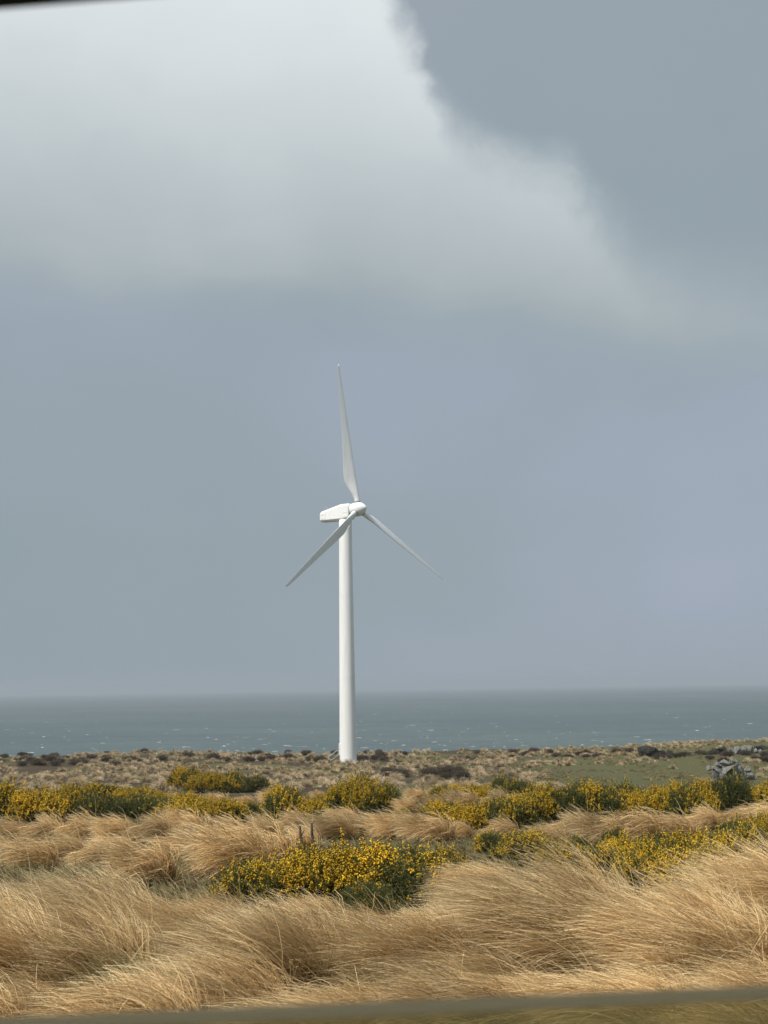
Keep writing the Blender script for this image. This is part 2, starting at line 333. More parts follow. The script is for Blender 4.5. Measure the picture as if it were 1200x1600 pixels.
# ------------------------------------------------------------------ wind turbine
TB = hit(544, 1190)
SC = 44.0 / ((1187 - 797) * TB.y / FPX)                      # keeps the 44 m hub height of the photograph's proportions
def turbine():
    m_px = TB.y / FPX                                        # metres per pixel at the turbine
    H = (1187 - 812) * m_px
    root = empty('wind_turbine', TB, label='tall white three bladed wind turbine standing at the edge of the moor', category='wind turbine')
    r0, r1 = 13.2 * m_px, 9.9 * m_px
    ring = lambda r, z, n=48: [(r * math.cos(2 * math.pi * k / n), r * math.sin(2 * math.pi * k / n), z) for k in range(n)]
    tw = link('tower', bm_mesh('tower', loft([ring(r0 + (r1 - r0) * (z / H), z) for z in np.linspace(-1.0, H, 26)]), True), M_white, root)
    for z in (H * 0.34, H * 0.68):
        r = r0 + (r1 - r0) * z / H
        link('flange', bm_mesh('flange', loft([ring(r + 0.012, z - 0.06), ring(r + 0.018, z), ring(r + 0.012, z + 0.06)], False), True), M_white, tw)
    base = link('foundation', bm_mesh('foundation', loft([ring(r0 + 0.7, -0.6), ring(r0 + 0.7, 0.02), ring(r0 + 0.62, 0.08)])), flat('concrete', (0.34, 0.33, 0.31), 0.9), root)
    # door and steel steps on the side away from the rotor
    th = R_(188); dx, dy = math.cos(th), math.sin(th); rot = Matrix.Rotation(th, 3, 'Z')
    bm = bmesh.new(); box(bm, (dx * (r0 - 0.16), dy * (r0 - 0.16), 2.1), (0.5, 0.95, 2.1), rot); bmesh.ops.bevel(bm, geom=bm.edges[:], offset=0.06, segments=2, affect='EDGES')
    door = link('door', bm_mesh('door', bm), M_white, root)
    bm = bmesh.new(); box(bm, (dx * (r0 + 0.12), dy * (r0 + 0.12) - 0.3, 2.05), (0.07, 0.06, 0.2), rot); link('handle', bm_mesh('handle', bm), M_seam, door)
    st = empty('steps', (0, 0, 0)); st.parent = root
    for k in range(5):
        bm = bmesh.new(); box(bm, (dx * (r0 + 0.5 + 0.27 * k), dy * (r0 + 0.5 + 0.27 * k), 1.0 - 0.2 * k), (0.28, 0.95, 0.05), rot); link('tread', bm_mesh('tread', bm), M_steel, st)
    for s in (-1, 1):
        ox, oy = -dy * s * 0.5, dx * s * 0.5
        a = Vector((dx * (r0 + 0.3) + ox, dy * (r0 + 0.3) + oy, 2.0)); b = Vector((dx * (r0 + 1.9) + ox, dy * (r0 + 1.9) + oy, 0.9)); c = b - Vector((0, 0, 1.0)); d = a - Vector((0, 0, 1.0))
        link('handrail', bm_mesh('handrail', tube([d, a, b, c], 0.035, 6)), M_steel, st)
    # the head: axis turned 53 degrees off the view line, tilted up 6
    psi, tilt = R_(53), R_(6)
    fwd = Vector((math.sin(psi), -math.cos(psi), 0)); a = (fwd * math.cos(tilt) + Vector((0, 0, 1)) * math.sin(tilt)).normalized()
    u = Vector((fwd.y * -1, fwd.x, 0)).normalized(); v = u.cross(a) * 1.0
    if v.z < 0: v = -v
    u = v.cross(a); u = u if u.x > 0 else -u                 # u to the right of the picture, v up
    hub_z = (1187 - 797) * m_px
    C = Vector((0, 0, hub_z)) + fwd * 2.95 * SC ** -1 * 1.0
    q = m_px / math.sin(psi)                                 # metres along the axis per pixel across
    sdir = Vector((0, 0, 1)).cross(fwd)
    def sec(s, top, bot, hw, k=0.28):
        out = []
        for yy, zz in [(-hw, bot + k), (-hw + k, bot), (hw - k, bot), (hw, bot + k), (hw, top - k * 1.4), (hw - k * 1.6, top), (-hw + k * 1.6, top), (-hw, top - k * 1.4)]:
            out.append(Vector((0, 0, hub_z)) + fwd * s + sdir * yy + Vector((0, 0, zz)))
        return out
    nac = link('nacelle', bm_mesh('nacelle', loft([sec(-36.5 * q, 0.05, -1.62, 0.80), sec(-35.8 * q, 0.16, -1.72, 0.93), sec(-18 * q, 0.66, -1.75, 1.08), sec(-3 * q, 1.10, -1.75, 1.12), sec(9 * q, 1.10, -1.66, 1.08), sec(10.5 * q, 0.95, -1.45, 0.95)])), M_white, root)
    mods = nac.modifiers.new('bevel', 'BEVEL'); mods.width = 0.1; mods.segments = 3; mods.limit_method = 'ANGLE'; mods.angle_limit = R_(20)
    bm = bmesh.new()
    for z in (-0.55, -1.25):
        for sd_ in (-1, 1): tube([Vector((0, 0, hub_z + z)) + fwd * (-33 * q) + sdir * sd_ * (0.97), Vector((0, 0, hub_z + z)) + fwd * (8 * q) + sdir * sd_ * 1.10], 0.03, 6, bm)
    link('seam', bm_mesh('seam', bm), flat('panel_joint', (0.55, 0.55, 0.53)), nac)
    for k, (s, h) in enumerate(((-34.5, 0.9), (-32.0, 0.75))):
        p = Vector((0, 0, hub_z + 0.14)) + fwd * s * q + sdir * 0.3
        bm = tube([p, p + Vector((0, 0, h))], 0.03, 6); box(bm, p + Vector((0, 0, h)), (0.3, 0.05, 0.05)); box(bm, p + Vector((0.12, 0, h + 0.06)), (0.08, 0.08, 0.1))
        link('wind_vane' if k else 'anemometer', bm_mesh('wind_vane', bm), M_steel, nac)
    ringa = lambda s, r, n=40: [C + a * s + (u * math.cos(2 * math.pi * k / n) + v * math.sin(2 * math.pi * k / n)) * r for k in range(n)]
    prof = [(-1.28, 0.95), (-1.2, 1.12), (-0.7, 1.24), (0.0, 1.26), (0.5, 1.16), (0.9, 0.98), (1.25, 0.72), (1.55, 0.42), (1.72, 0.2), (1.78, 0.04)]
    hub = link('spinner', bm_mesh('spinner', loft([ringa(s, r) for s, r in prof]), True), M_white, root)
    link('rotor_gap', bm_mesh('rotor_gap', loft([ringa(s, r) for s, r in ((-1.7, 0.85), (-1.2, 0.85))])), M_seam, hub)
    RB = 233 * m_px
    for th in (-4.2, 115.8, 235.8):
        t_ = R_(th); rad = u * math.sin(t_) + v * math.cos(t_); tan = u * math.cos(t_) - v * math.sin(t_)
        rings = []
        for f in [0.035, 0.05, 0.075, 0.10, 0.13, 0.165, 0.20, 0.24, 0.30, 0.38, 0.48, 0.58, 0.68, 0.78, 0.86, 0.92, 0.96, 0.985, 1.0]:
            rr = f * RB
            chord = np.interp(f, [0.035, 0.075, 0.19, 0.22, 0.5, 0.8, 0.95, 0.985, 1.0], [0.92, 0.95, 2.4, 2.42, 1.6, 0.92, 0.60, 0.42, 0.15])
            thick = np.interp(f, [0.035, 0.075, 0.19, 0.35, 0.7, 1.0], [1.0, 0.95, 0.36, 0.27, 0.2, 0.16])
            le = np.interp(f, [0, 0.1, 0.5, 1.0], [0.46, 0.50, 0.34, 0.08])
            beta = R_(np.interp(f, [0, 0.2, 0.5, 1.0], [31, 27, 19, 13]))
            cd = tan * math.cos(beta) + a * math.sin(beta); nd = rad.cross(cd)
            cone = -a * (0.012 * rr * f) * 0 + a * 0.25 * f * f
            pts = []
            N = 28
            for k in range(N):
                ph = 2 * math.pi * k / N; xx = 0.5 - 0.5 * math.cos(ph)          # 0 at LE .. 1 at TE
                circ = 0.5 * math.sin(ph)
                foil = (1 if ph < math.pi else -1) * 1.6 * (0.2969 * math.sqrt(xx) - 0.126 * xx - 0.3516 * xx ** 2 + 0.2843 * xx ** 3 - 0.1036 * xx ** 4) * 3.1
                bl = min(1, max(0, (f - 0.05) / 0.12)); yt = circ * (1 - bl) + foil * bl * 0.33
                pts.append(C + rad * rr + cone + cd * (le - xx * chord) + nd * yt * thick * chord)
            rings.append(pts)
        b = link('blade', bm_mesh('blade', loft(rings), True), M_white, root)
        rr = 0.047 * RB; N = 24
        link('root_collar', bm_mesh('root_collar', loft([[C + rad * q_ + (tan * math.cos(2 * math.pi * k / N) + a * math.sin(2 * math.pi * k / N)) * r_ for k in range(N)] for q_, r_ in ((rr, 0.50), (rr + 0.02, 0.535), (rr + 0.13, 0.535), (rr + 0.15, 0.50))])), M_seam, b)
turbine()

# ------------------------------------------------------------------ grass
def strips(P, D, Wd, attr_t, r1, r2):
    """P (N,S+1,3) blade centre lines, Wd (N,S+1,3) half-width vectors -> ribbon mesh arrays"""
    N, S1, _ = P.shape
    V = np.stack([P - Wd, P + Wd], 2).reshape(-1, 3)
    b = (np.arange(N)[:, None] * S1 + np.arange(S1 - 1)[None]) * 2
    F = np.stack([b, b + 1, b + 3, b + 2], -1).reshape(-1, 4)
    A = np.stack([np.repeat(attr_t[None], N, 0), np.repeat(r1[:, None], S1, 1), np.repeat(r2[:, None], S1, 1)], -1)
    return V, F, np.repeat(A.reshape(-1, 3), 2, 0)

def blades(rng, root, N, S, length, tilt, wind, droop, width, bend=(0.6, 1.15), wild=0.04, kink=0.10, phi_root=None, bpow=1.4, lat=0.28, lenv=(0.62, 1.2)):
    phi = rng.uniform(0, 2 * np.pi, N) if phi_root is None else phi_root + rng.normal(0, 0.6, N)
    th = np.abs(rng.normal(0, tilt, N)); L = length * rng.uniform(*lenv, N)
    d0 = np.stack([np.cos(phi) * np.sin(th), np.sin(phi) * np.sin(th), np.cos(th)], 1)
    bd = rng.uniform(*bend, N); wildm = rng.random(N) < wild
    bd = np.where(wildm, bd * 0.45, bd); L = np.where(wildm, L * 1.12, L)
    stray = rng.random(N) < 0.03                                 # broken stalks lying any way
    wv = np.stack([-wind * rng.uniform(0.75, 1.2, N), rng.normal(0, lat, N), -droop * rng.uniform(0.2, 1.6, N)], 1)
    # locks: blades bend in shared tufts
    lock = ((phi * 14 / (2 * np.pi) + rng.normal(0, 0.35, N)).astype(int)) % 14; lj = rng.normal(0, 0.46, (14, 3)); L = L * rng.uniform(0.72, 1.15, 14)[lock]; wv = wv + lj[lock] * np.array([0.5, 1.0, 0.55]) * wind
    wv = np.where(stray[:, None], rng.normal(0, 0.9, (N, 3)) * np.array([1, 1, 0.5]), wv); L = np.where(stray, L * 0.75, L)
    out_h = np.stack([np.cos(phi), np.sin(phi), np.zeros(N)], 1) * np.sin(th)[:, None]
    t = np.linspace(0, 1, S + 1); P = np.zeros((N, S + 1, 3)); P[:, 0] = root
    D = np.zeros((N, S + 1, 3)); kr = rng.normal(0, kink, (N, 3))
    for i in range(S + 1):
        k = np.clip(bd * t[i] ** bpow, 0, 1.25)[:, None]
        d = d0 * np.clip(1 - k, 0, 1) + k * (wv + 0.55 * out_h) + kr * np.sin(3.1 * t[i])
        d /= np.linalg.norm(d, axis=1)[:, None] + 1e-9; D[:, i] = d
        if i: P[:, i] = P[:, i - 1] + (D[:, i] + D[:, i - 1]) * 0.5 * (L / S)[:, None]
    side = np.cross(D, rng.normal(0, 1, (N, 1, 3)) * np.array([0.5, 0.4, 0.5]) + np.array([0, 1.0, 0.25]))
    side /= np.linalg.norm(side, axis=2)[..., None] + 1e-9
    wd = (width * rng.uniform(0.6, 1.3, N))[:, None] * (1 - 0.8 * t ** 1.6)[None]
    return P, D, side * wd[..., None] * 0.5, t

def tussock_mesh(name, seed, N, S, h, wind=1.5, droop=0.25, tilt=0.42, width=0.006, rad=0.2, **kw):
    rng = np.random.default_rng(seed)
    r = rad * np.sqrt(rng.random(N)); ph = rng.uniform(0, 2 * np.pi, N)
    root = np.stack([r * np.cos(ph) * 1.25, r * np.sin(ph), np.full(N, -0.05)], 1)
    P, D, W, t = blades(rng, root, N, S, h, tilt, wind, droop, width, phi_root=ph, **kw)
    P[..., 2] = np.maximum(P[..., 2], -0.06 + 0.02 * rng.random((N, 1)))
    V, F, A = strips(P, D, W, t, rng.random(N), rng.random(N))
    me = np_mesh(name, V, F, A); return me

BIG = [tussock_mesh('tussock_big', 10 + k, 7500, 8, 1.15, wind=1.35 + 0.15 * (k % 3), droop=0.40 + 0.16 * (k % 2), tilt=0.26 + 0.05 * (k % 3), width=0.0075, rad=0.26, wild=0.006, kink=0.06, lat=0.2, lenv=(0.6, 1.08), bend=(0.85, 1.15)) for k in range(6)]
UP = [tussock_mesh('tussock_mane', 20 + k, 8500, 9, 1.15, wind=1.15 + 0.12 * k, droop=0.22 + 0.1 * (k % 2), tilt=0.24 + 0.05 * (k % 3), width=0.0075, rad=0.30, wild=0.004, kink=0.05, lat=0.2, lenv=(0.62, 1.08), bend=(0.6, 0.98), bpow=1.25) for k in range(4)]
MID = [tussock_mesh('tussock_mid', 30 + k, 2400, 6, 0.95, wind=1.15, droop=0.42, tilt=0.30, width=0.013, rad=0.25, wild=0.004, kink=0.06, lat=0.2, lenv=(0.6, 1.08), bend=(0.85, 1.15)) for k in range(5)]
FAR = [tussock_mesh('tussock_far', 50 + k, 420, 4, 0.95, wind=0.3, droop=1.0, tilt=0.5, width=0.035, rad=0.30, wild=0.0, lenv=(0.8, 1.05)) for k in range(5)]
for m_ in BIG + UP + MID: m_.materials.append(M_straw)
for m_ in FAR: m_.materials.append(M_far)

rnd = random.Random(3)
def tussock(pool, px, py, s, label, group=None, sy=None, sz=None, rot=14, cat='grass tussock'):
    p = hit(px, py) if not isinstance(px, Vector) else px
    o = link('tussock', pool[rnd.randrange(len(pool))], None, None, label=label, category=cat)
    if group: o['group'] = group
    o.location = p - Vector((0, 0, 0.03)); o.rotation_euler.z = R_(rnd.uniform(-rot, rot))
    k = {id(BIG): (0.92, 0.80), id(MID): (0.85, 0.90), id(FAR): (1.0, 0.95)}.get(id(pool), (0.92, 0.80))
    o.scale = (s * k[0], s * k[0] * (sy or rnd.uniform(0.9, 1.15)), s * k[1] * (sz or rnd.uniform(0.9, 1.1)))
    return o

# -- the big ones by the road: root pixel, scale, label
front = [
    (925, 1540, 1.06, 'largest windswept straw tussock, its dark brown heart open above the window edge'),
    (840, 1472, 1.02, 'tall pale crested tussock behind the largest one, its tips crossing the central gorse'),
    (770, 1425, 0.72, 'thin pale tussock at the top of the bank, fanning against the gorse patch'),
    (765, 1490, 0.55, 'straw tussock under the pale crest, on the lee side of the largest one'),
    (1105, 1555, 0.90, 'broad golden tussock leaning over beneath the flowering gorse, next to the largest one'),
    (1010, 1510, 0.55, 'straw tussock wedged behind the broad golden one, below the gorse patch'),
    (1250, 1470, 0.98, 'tall straw tussock cut by the frame edge, beside the flowering gorse patch'),
    (1200, 1545, 0.85, 'low golden tussock at the frame corner above the window edge'),
    (650, 1550, 0.90, 'low combed straw tussock beside the largest one, on its lee side'),
    (770, 1560, 0.62, 'low pale tussock under the dark heart of the largest one'),
    (548, 1532, 0.66, 'reddish straw tussock below the small gorse sprig'),
    (430, 1560, 0.90, 'golden tussock streaming over the greenish tuft by the window edge'),
    (325, 1515, 0.90, 'high golden tussock with a pale crest between two bigger manes of straw'),
    (192, 1512, 0.92, 'bright pale tussock with the highest crest of the straw bank below the bare patch'),
    (140, 1572, 0.90, 'brown hearted tussock hanging over the window edge'),
    (15, 1575, 0.9, 'drooping straw tussock at the corner of the window edge'),
    (62, 1505, 0.90, 'pale straw tussock cut by the frame edge in the straw bank'),
    (425, 1478, 0.55, 'upright thin straw tussock in front of the gorse sprig'),
    (350, 1455, 0.5, 'small brown tussock at the foot of the central gorse bush'),
    (500, 1452, 0.5, 'short brown tussock between the central gorse bush and its small sprig'),
    (605, 1485, 0.52, 'pale tussock beneath the central gorse bush, beside the largest tussock'),
    (685, 1490, 0.55, 'dense straw tussock between the central gorse and the pale crested tussock'),
]
for px, py, s, lab in front:
    tussock(UP if s >= 0.9 else BIG, px, py, s * (0.97 if s >= 0.9 else 1), lab, 'big windswept tussocks along the road')
GREEN = [BIG[1].copy(), BIG[4].copy()]
for m_ in GREEN: m_.materials.clear(); m_.materials.append(M_green)
tussock(GREEN, 205, 1575, 0.60, 'greenish grey tuft between golden tussocks right above the window edge', 'big windswept tussocks along the road')
tussock(GREEN, 1075, 1440, 0.5, 'small green tuft at the foot of the gorse patch beside the frame side tussock', 'big windswept tussocks along the road')
# grass seen through the tinted pane
for k, px in enumerate((-30, 110, 240, 370, 500, 630, 770, 900, 1030, 1160, 1260)):
    tussock(BIG, px, 1640 + rnd.uniform(-20, 25), rnd.uniform(0.55, 0.75), ORD[k] + ' from left of the tussocks seen through the tinted car window', 'tussocks behind the tinted window')
# -- the middle rows
def row(pts, what, group, pool=MID):
    for k, (px, py, s) in enumerate(sorted(pts)): tussock(pool, px, py, s, f'{ORD[k]} from left of the {what}', group)
row([(10, 1356, 0.85), (62, 1360, 0.85), (112, 1350, 0.85), (152, 1358, 0.7), (236, 1384, 0.95), (190, 1342, 0.8), (285, 1346, 0.8), (378, 1376, 1.15), (330, 1343, 0.95), (428, 1358, 0.9), (470, 1342, 0.75)],
    'straw tussocks edging the bare patch', 'straw tussocks edging the bare patch')
row([(20, 1322, 0.9), (75, 1320, 0.9), (130, 1318, 0.9), (185, 1320, 0.85), (245, 1318, 0.9), (300, 1316, 0.95), (355, 1312, 0.9), (410, 1318, 1.0), (460, 1310, 0.9), (-15, 1318, 0.9)],
    'pale tussocks in the row under the gorse hedge', 'pale tussock row under the gorse hedge')
row([(525, 1318, 1.0), (575, 1312, 0.95), (620, 1316, 1.05), (680, 1320, 1.1), (545, 1295, 0.9), (640, 1298, 0.8), (720, 1312, 0.7), (790, 1316, 0.75)],
    'combed tussocks behind the central gorse bush', 'combed tussocks behind the central gorse bush')
row([(900, 1318, 0.85), (955, 1325, 0.95), (1005, 1322, 1.05), (1060, 1318, 0.95), (1105, 1300, 0.8), (1150, 1295, 0.8), (1195, 1290, 0.75), (865, 1330, 0.75), (1240, 1300, 1.0)],
    'combed tussocks beneath the long gorse hedge', 'combed tussocks beneath the long gorse hedge')
row([(345, 1262, 0.9), (385, 1264, 1.0), (425, 1258, 0.9), (275, 1252, 0.7), (500, 1250, 0.7)],
    'pale tussocks between the two flowering clumps near the turbine', 'pale tussocks between the flowering clumps')
row([(655, 1255, 0.95), (690, 1250, 0.95), (730, 1268, 0.9), (690, 1272, 0.8), (780, 1266, 0.9), (640, 1275, 0.7), (855, 1244, 1.0), (885, 1246, 1.0), (820, 1262, 0.8), (1000, 1250, 0.6)],
    'pale tussocks among the far gorse past the turbine foot', 'pale tussocks among the far gorse')

# -- the round tussocks of the plain
def in_green(px, py):
    wob = 14 * math.sin(py * 0.31 + px * 0.05) + 9 * math.sin(py * 0.83); px += wob; py += 2.5 * math.sin(px * 0.09)
    if 855 < px < 1110 and 1196 < py < 1240 and not (985 < px < 1065 and py < 1200): return True
    if 1040 < px < 1290 and 1175 < py < 1240: return rnd.random() < 0.90
    if 285 < px < 420 and 1192 < py < 1199: return True
    if 15 < px < 110 and 1193 < py < 1212: return rnd.random() < 0.85
    if 620 < px < 700 and 1217 < py < 1240: return rnd.random() < 0.8
    if -20 < px < 135 and 1174 < py < 1196: return rnd.random() < 0.7
    if 870 < px < 985 and py < 1198: return rnd.random() < 0.55
    return False
cand = []
for _ in range(9000):
    yy = math.sqrt(rnd.uniform(120 ** 2, 322 ** 2)); xx = rnd.uniform(-0.285, 0.285) * yy
    p = Vector((xx, yy, float(gz(xx, yy)))); px, py = px_of(p)
    n = math.sin(xx * 0.21 + 2) * math.sin(yy * 0.09) + 0.6 * math.sin(xx * 0.07 - yy * 0.05 + 1)
    if n < 0.0 and rnd.random() < 0.90: continue
    if in_green(px, py): continue
    if abs(xx - TB.x) < 2.6 and abs(yy - TB.y) < 6: continue
    cand.append((yy, p, px, py))
keep = []
for c in cand:
    if any(abs(c[1].x - q[1].x) < 1.25 and abs(c[1].y - q[1].y) < 4.5 for q in keep): continue
    keep.append(c)
keep.sort(key=lambda c: c[0])
def zone(px):
    if px < 260: return 'near the brown heath', 'round tussocks by the brown heath'
    if px < 520: return 'on the nacelle side of the turbine', 'round tussocks on the nacelle side of the turbine'
    if px < 760: return 'around the turbine foot', 'round tussocks near the turbine foot'
    return 'beside the green pasture', 'round tussocks beside the pasture'
single, mass = keep[:215], keep[215:]
zones = {}
for c in single: zones.setdefault(zone(c[2]), []).append(c)
for (where, g), members in zones.items():
    third = max(1, -(-len(members) // 3))                        # members are sorted by distance
    for r_, rank in enumerate(('front', 'middle', 'hindmost')):
        for k, (yy, p, px, py) in enumerate(sorted(members[r_ * third:(r_ + 1) * third], key=lambda c: c[2])):
            s = rnd.choice((0.5, 0.7, 0.9, 1.0, 1.1, 1.35)) * rnd.uniform(0.85, 1.15)
            tussock(FAR, p, 0, s, f'{ORD[k]} from left of the {rank} pale round tussocks {where}', g, rot=180)
def merged(name, items, pool_args, mat, **props):
    vs, fs, as_, b = [], [], [], 0
    for k, (p, s) in enumerate(items):
        me = pool_args[k % len(pool_args)]; V, F, A = me
        a = rnd.uniform(0, 6.28); ca, sa = math.cos(a), math.sin(a); R = np.array([[ca, -sa, 0], [sa, ca, 0], [0, 0, 1]])
        vs.append(V @ R.T * s + np.array(p)); fs.append(F + b); as_.append(A); b += len(V)
    return link(name, np_mesh(name, np.concatenate(vs), np.concatenate(fs), np.concatenate(as_)), mat, **props)
def mini(seed, N):
    rng = np.random.default_rng(seed); ph = rng.uniform(0, 6.28, N); r = 0.22 * np.sqrt(rng.random(N))
    root = np.stack([r * np.cos(ph), r * np.sin(ph), np.full(N, -0.05)], 1)
    P, D, W, t = blades(rng, root, N, 3, 0.95, 0.5, 0.3, 1.0, 0.065, phi_root=ph, wild=0.0, lenv=(0.8, 1.05))
    return strips(P, D, W, t, rng.random(N), rng.random(N))
minis = [mini(70 + k, 150) for k in range(6)]
merged('tussock_grass', [(c[1], rnd.uniform(0.75, 1.25)) for c in mass], minis, M_far, kind='stuff', label='mass of tiny pale tussocks along the far edge of the plain', category='grass')

def tuft(seed, N):
    rng = np.random.default_rng(seed); ph = rng.uniform(0, 6.28, N); r = 0.5 * np.sqrt(rng.random(N))
    root = np.stack([r * np.cos(ph), r * np.sin(ph), np.full(N, -0.02)], 1)
    P, D, W, t = blades(rng, root, N, 2, 0.55, 0.5, 0.6, 0.5, 0.10, phi_root=ph, wild=0.0)
    return strips(P, D, W, t, rng.random(N), rng.random(N))
spots = []
while len(spots) < 2600:
    yy = math.sqrt(rnd.uniform(110 ** 2, 318 ** 2)); xx = rnd.uniform(0.02, 0.29) * yy
    if math.sin(xx * 0.4) + math.sin(yy * 0.21 + xx * 0.13) + rnd.gauss(0, 0.5) > 0.2: spots.append(((xx, yy, float(gz(xx, yy))), rnd.uniform(0.25, 0.8)))
merged('pasture_grass', spots, [tuft(90 + k, 26) for k in range(5)], M_turf, kind='stuff', label='short uneven olive grass of the pasture before the rocks', category='grass')
# -- short matted turf between the tussocks
rng = np.random.default_rng(8)
N = 90000
ty = 6 + 44 * rng.random(N) ** 1.7; tx = rng.uniform(-0.33, 0.33, N) * ty
root = np.stack([tx, ty, gz(tx, ty) - 0.01], 1)
P, D, W, t = blades(rng, root, N, 3, 0.2, 0.7, 0.9, 0.35, 0.011, wild=0.08)
V, F, A = strips(P, D, W, t, rng.random(N), rng.random(N))
link('short_grass', np_mesh('short_grass', V, F, A), M_turf, kind='stuff', label='short matted green and brown grass between the tussocks', category='grass')

# ------------------------------------------------------------------ gorse and heath
def bush_arrays(seed, shoots, needles, flower_p, rx=1.0, ry=0.8, hz=0.9, nl=0.055, nw=0.013, slen=0.15, fl=13, fr=0.0165, spiky=0.24):
    rng = np.random.default_rng(seed)
    K = 13
    la = rng.uniform(0, 2 * np.pi, K); lr = np.sqrt(rng.random(K)) * 0.68
    C = np.stack([lr * np.cos(la) * rx, lr * np.sin(la) * ry, hz * (0.58 - 0.5 * lr ** 1.5) * rng.uniform(0.55, 1.1, K)], 1)
    Rr = rng.uniform(0.24, 0.40, K)
    lob = rng.integers(0, K, shoots); n = rng.normal(0, 1, (shoots, 3)); n[:, 2] = np.abs(n[:, 2]) * 1.15 - 0.45
    n /= np.linalg.norm(n, axis=1)[:, None]
    depth = np.where(rng.random(shoots) < 0.72, rng.uniform(0.85, 1.05, shoots), rng.uniform(0.35, 0.85, shoots))
    o = C[lob] + n * (Rr[lob] * depth)[:, None]; o[:, 2] = np.maximum(o[:, 2], 0.02)
    d = n + np.array([-0.12, 0, 0.65]) + rng.normal(0, 0.25, (shoots, 3)); d /= np.linalg.norm(d, axis=1)[:, None]
    sl = slen * rng.uniform(0.6, 1.3, shoots) * np.where(rng.random(shoots) < spiky, 1.9, 1.0)
    S, M = shoots, needles
    f = rng.random((S, M)); pos = o[:, None] + d[:, None] * (f * sl[:, None])[..., None]
    nd = d[:, None] * 0.8 + rng.normal(0, 0.75, (S, M, 3)); nd /= np.linalg.norm(nd, axis=2)[..., None]
    sd_ = np.cross(nd, rng.normal(0, 1, (S, M, 3))); sd_ /= np.linalg.norm(sd_, axis=2)[..., None] + 1e-9
    ln = nl * rng.uniform(0.6, 1.3, (S, M))[..., None]
    V = np.stack([pos - sd_ * nw / 2, pos + sd_ * nw / 2, pos + nd * ln], 2).reshape(-1, 3)
    F = np.arange(len(V)).reshape(-1, 3)
    r1 = np.repeat(rng.random(S), M * 3); r2 = np.repeat(rng.random(S * M), 3)
    A = np.stack([np.tile([0.1, 0.1, 1.0], S * M), r1, r2], 1)
    # flowers sit round the outer half of the shoots, in patches
    patch = np.sin(o[:, 0] * 5.1 + seed) + np.sin(o[:, 1] * 6.3 + 2 * seed) + np.sin(o[:, 2] * 7.0 + 3 * seed)
    fm = (rng.random(S) < flower_p * np.clip(0.75 + 0.35 * patch, 0.12, 1.4)) & (depth > 0.8) & (n[:, 2] > -0.3)
    idx = np.where(fm)[0]; q = rng.uniform(0.15, 1.05, (len(idx), fl)) * rng.uniform(0.7, 1.1, (len(idx), 1))
    fp = (o[idx][:, None] + d[idx][:, None] * (q * sl[idx][:, None])[..., None] + rng.normal(0, 0.016, (len(idx), fl, 3))).reshape(-1, 3)
    n_f = len(fp); ax = rng.normal(0, 1, (n_f, 3)) + np.array([0, -0.2, 0.5]); ax /= np.linalg.norm(ax, axis=1)[:, None]
    s1 = np.cross(ax, rng.normal(0, 1, (n_f, 3))); s1 /= np.linalg.norm(s1, axis=1)[:, None]; s2 = np.cross(ax, s1)
    r = fr * (rng.uniform(0.65, 1.25, n_f) * np.repeat(rng.uniform(0.7, 1.45, len(idx)), fl))[:, None]
    pts = [fp - ax * r * 0.9, fp + s1 * r * 0.8, fp + s2 * r * 0.6, fp - s1 * r * 0.8, fp - s2 * r * 0.6, fp + ax * r * 1.1]
    FV = np.stack(pts, 1).reshape(-1, 3); b = np.arange(n_f)[:, None, None] * 6
    FF = (b + np.array([[0, 2, 1], [0, 3, 2], [0, 4, 3], [0, 1, 4], [5, 1, 2], [5, 2, 3], [5, 3, 4], [5, 4, 1]])[None]).reshape(-1, 3)
    rr1 = np.repeat(np.repeat(rng.random(len(idx)), fl), 6); rr2 = np.repeat(rng.random(n_f), 6); FA = np.stack([np.tile([0, .6, .6, .6, .6, 1.0], n_f), rr1, rr2], 1)
    return (V, F, A), (FV, FF, FA), C
def stems_mesh(name, C, seed):
    rs = random.Random(seed); bm = bmesh.new()
    for c in C:
        b = Vector((rs.uniform(-0.15, 0.15), rs.uniform(-0.12, 0.12), -0.08)); c = Vector(c); m_ = b.lerp(c, 0.55) + Vector((rs.uniform(-.06, .06), rs.uniform(-.06, .06), -0.05))
        tube([b, m_, c], [0.022, 0.016, 0.009], 5, bm)
        for _ in range(4):
            d = Vector((rs.uniform(-1, 1), rs.uniform(-1, 1), rs.uniform(0.1, 1))).normalized() * rs.uniform(0.15, 0.28); tube([c, c + d * 0.5 + Vector((0, 0, .02)), c + d], [0.008, 0.006, 0.004], 4, bm)
    return bm_mesh(name, bm)
GORSE = []
for k, fpv in enumerate((0.90, 0.72, 0.82, 0.48, 0.07)):
    (V, F, A), (FV, FF, FA), C = bush_arrays(100 + k, 2600, 16, fpv)
    g = (np_mesh('gorse_foliage', V, F, A), np_mesh('gorse_flowers', FV, FF, FA), stems_mesh('gorse_stems', C, k))
    g[0].materials.append(M_gorse); g[1].materials.append(M_flower); g[2].materials.append(M_bark); GORSE.append(g)
HEATH = []
for k in range(3):
    (V, F, A), _, C = bush_arrays(200 + k, 420, 12, 0.0, nl=0.14, nw=0.035, slen=0.25, hz=0.8)
    h = (np_mesh('heath_foliage', V, F, A), stems_mesh('heath_stems', C, 9 + k)); h[0].materials.append(M_heath); h[1].materials.append(M_bark); HEATH.append(h)

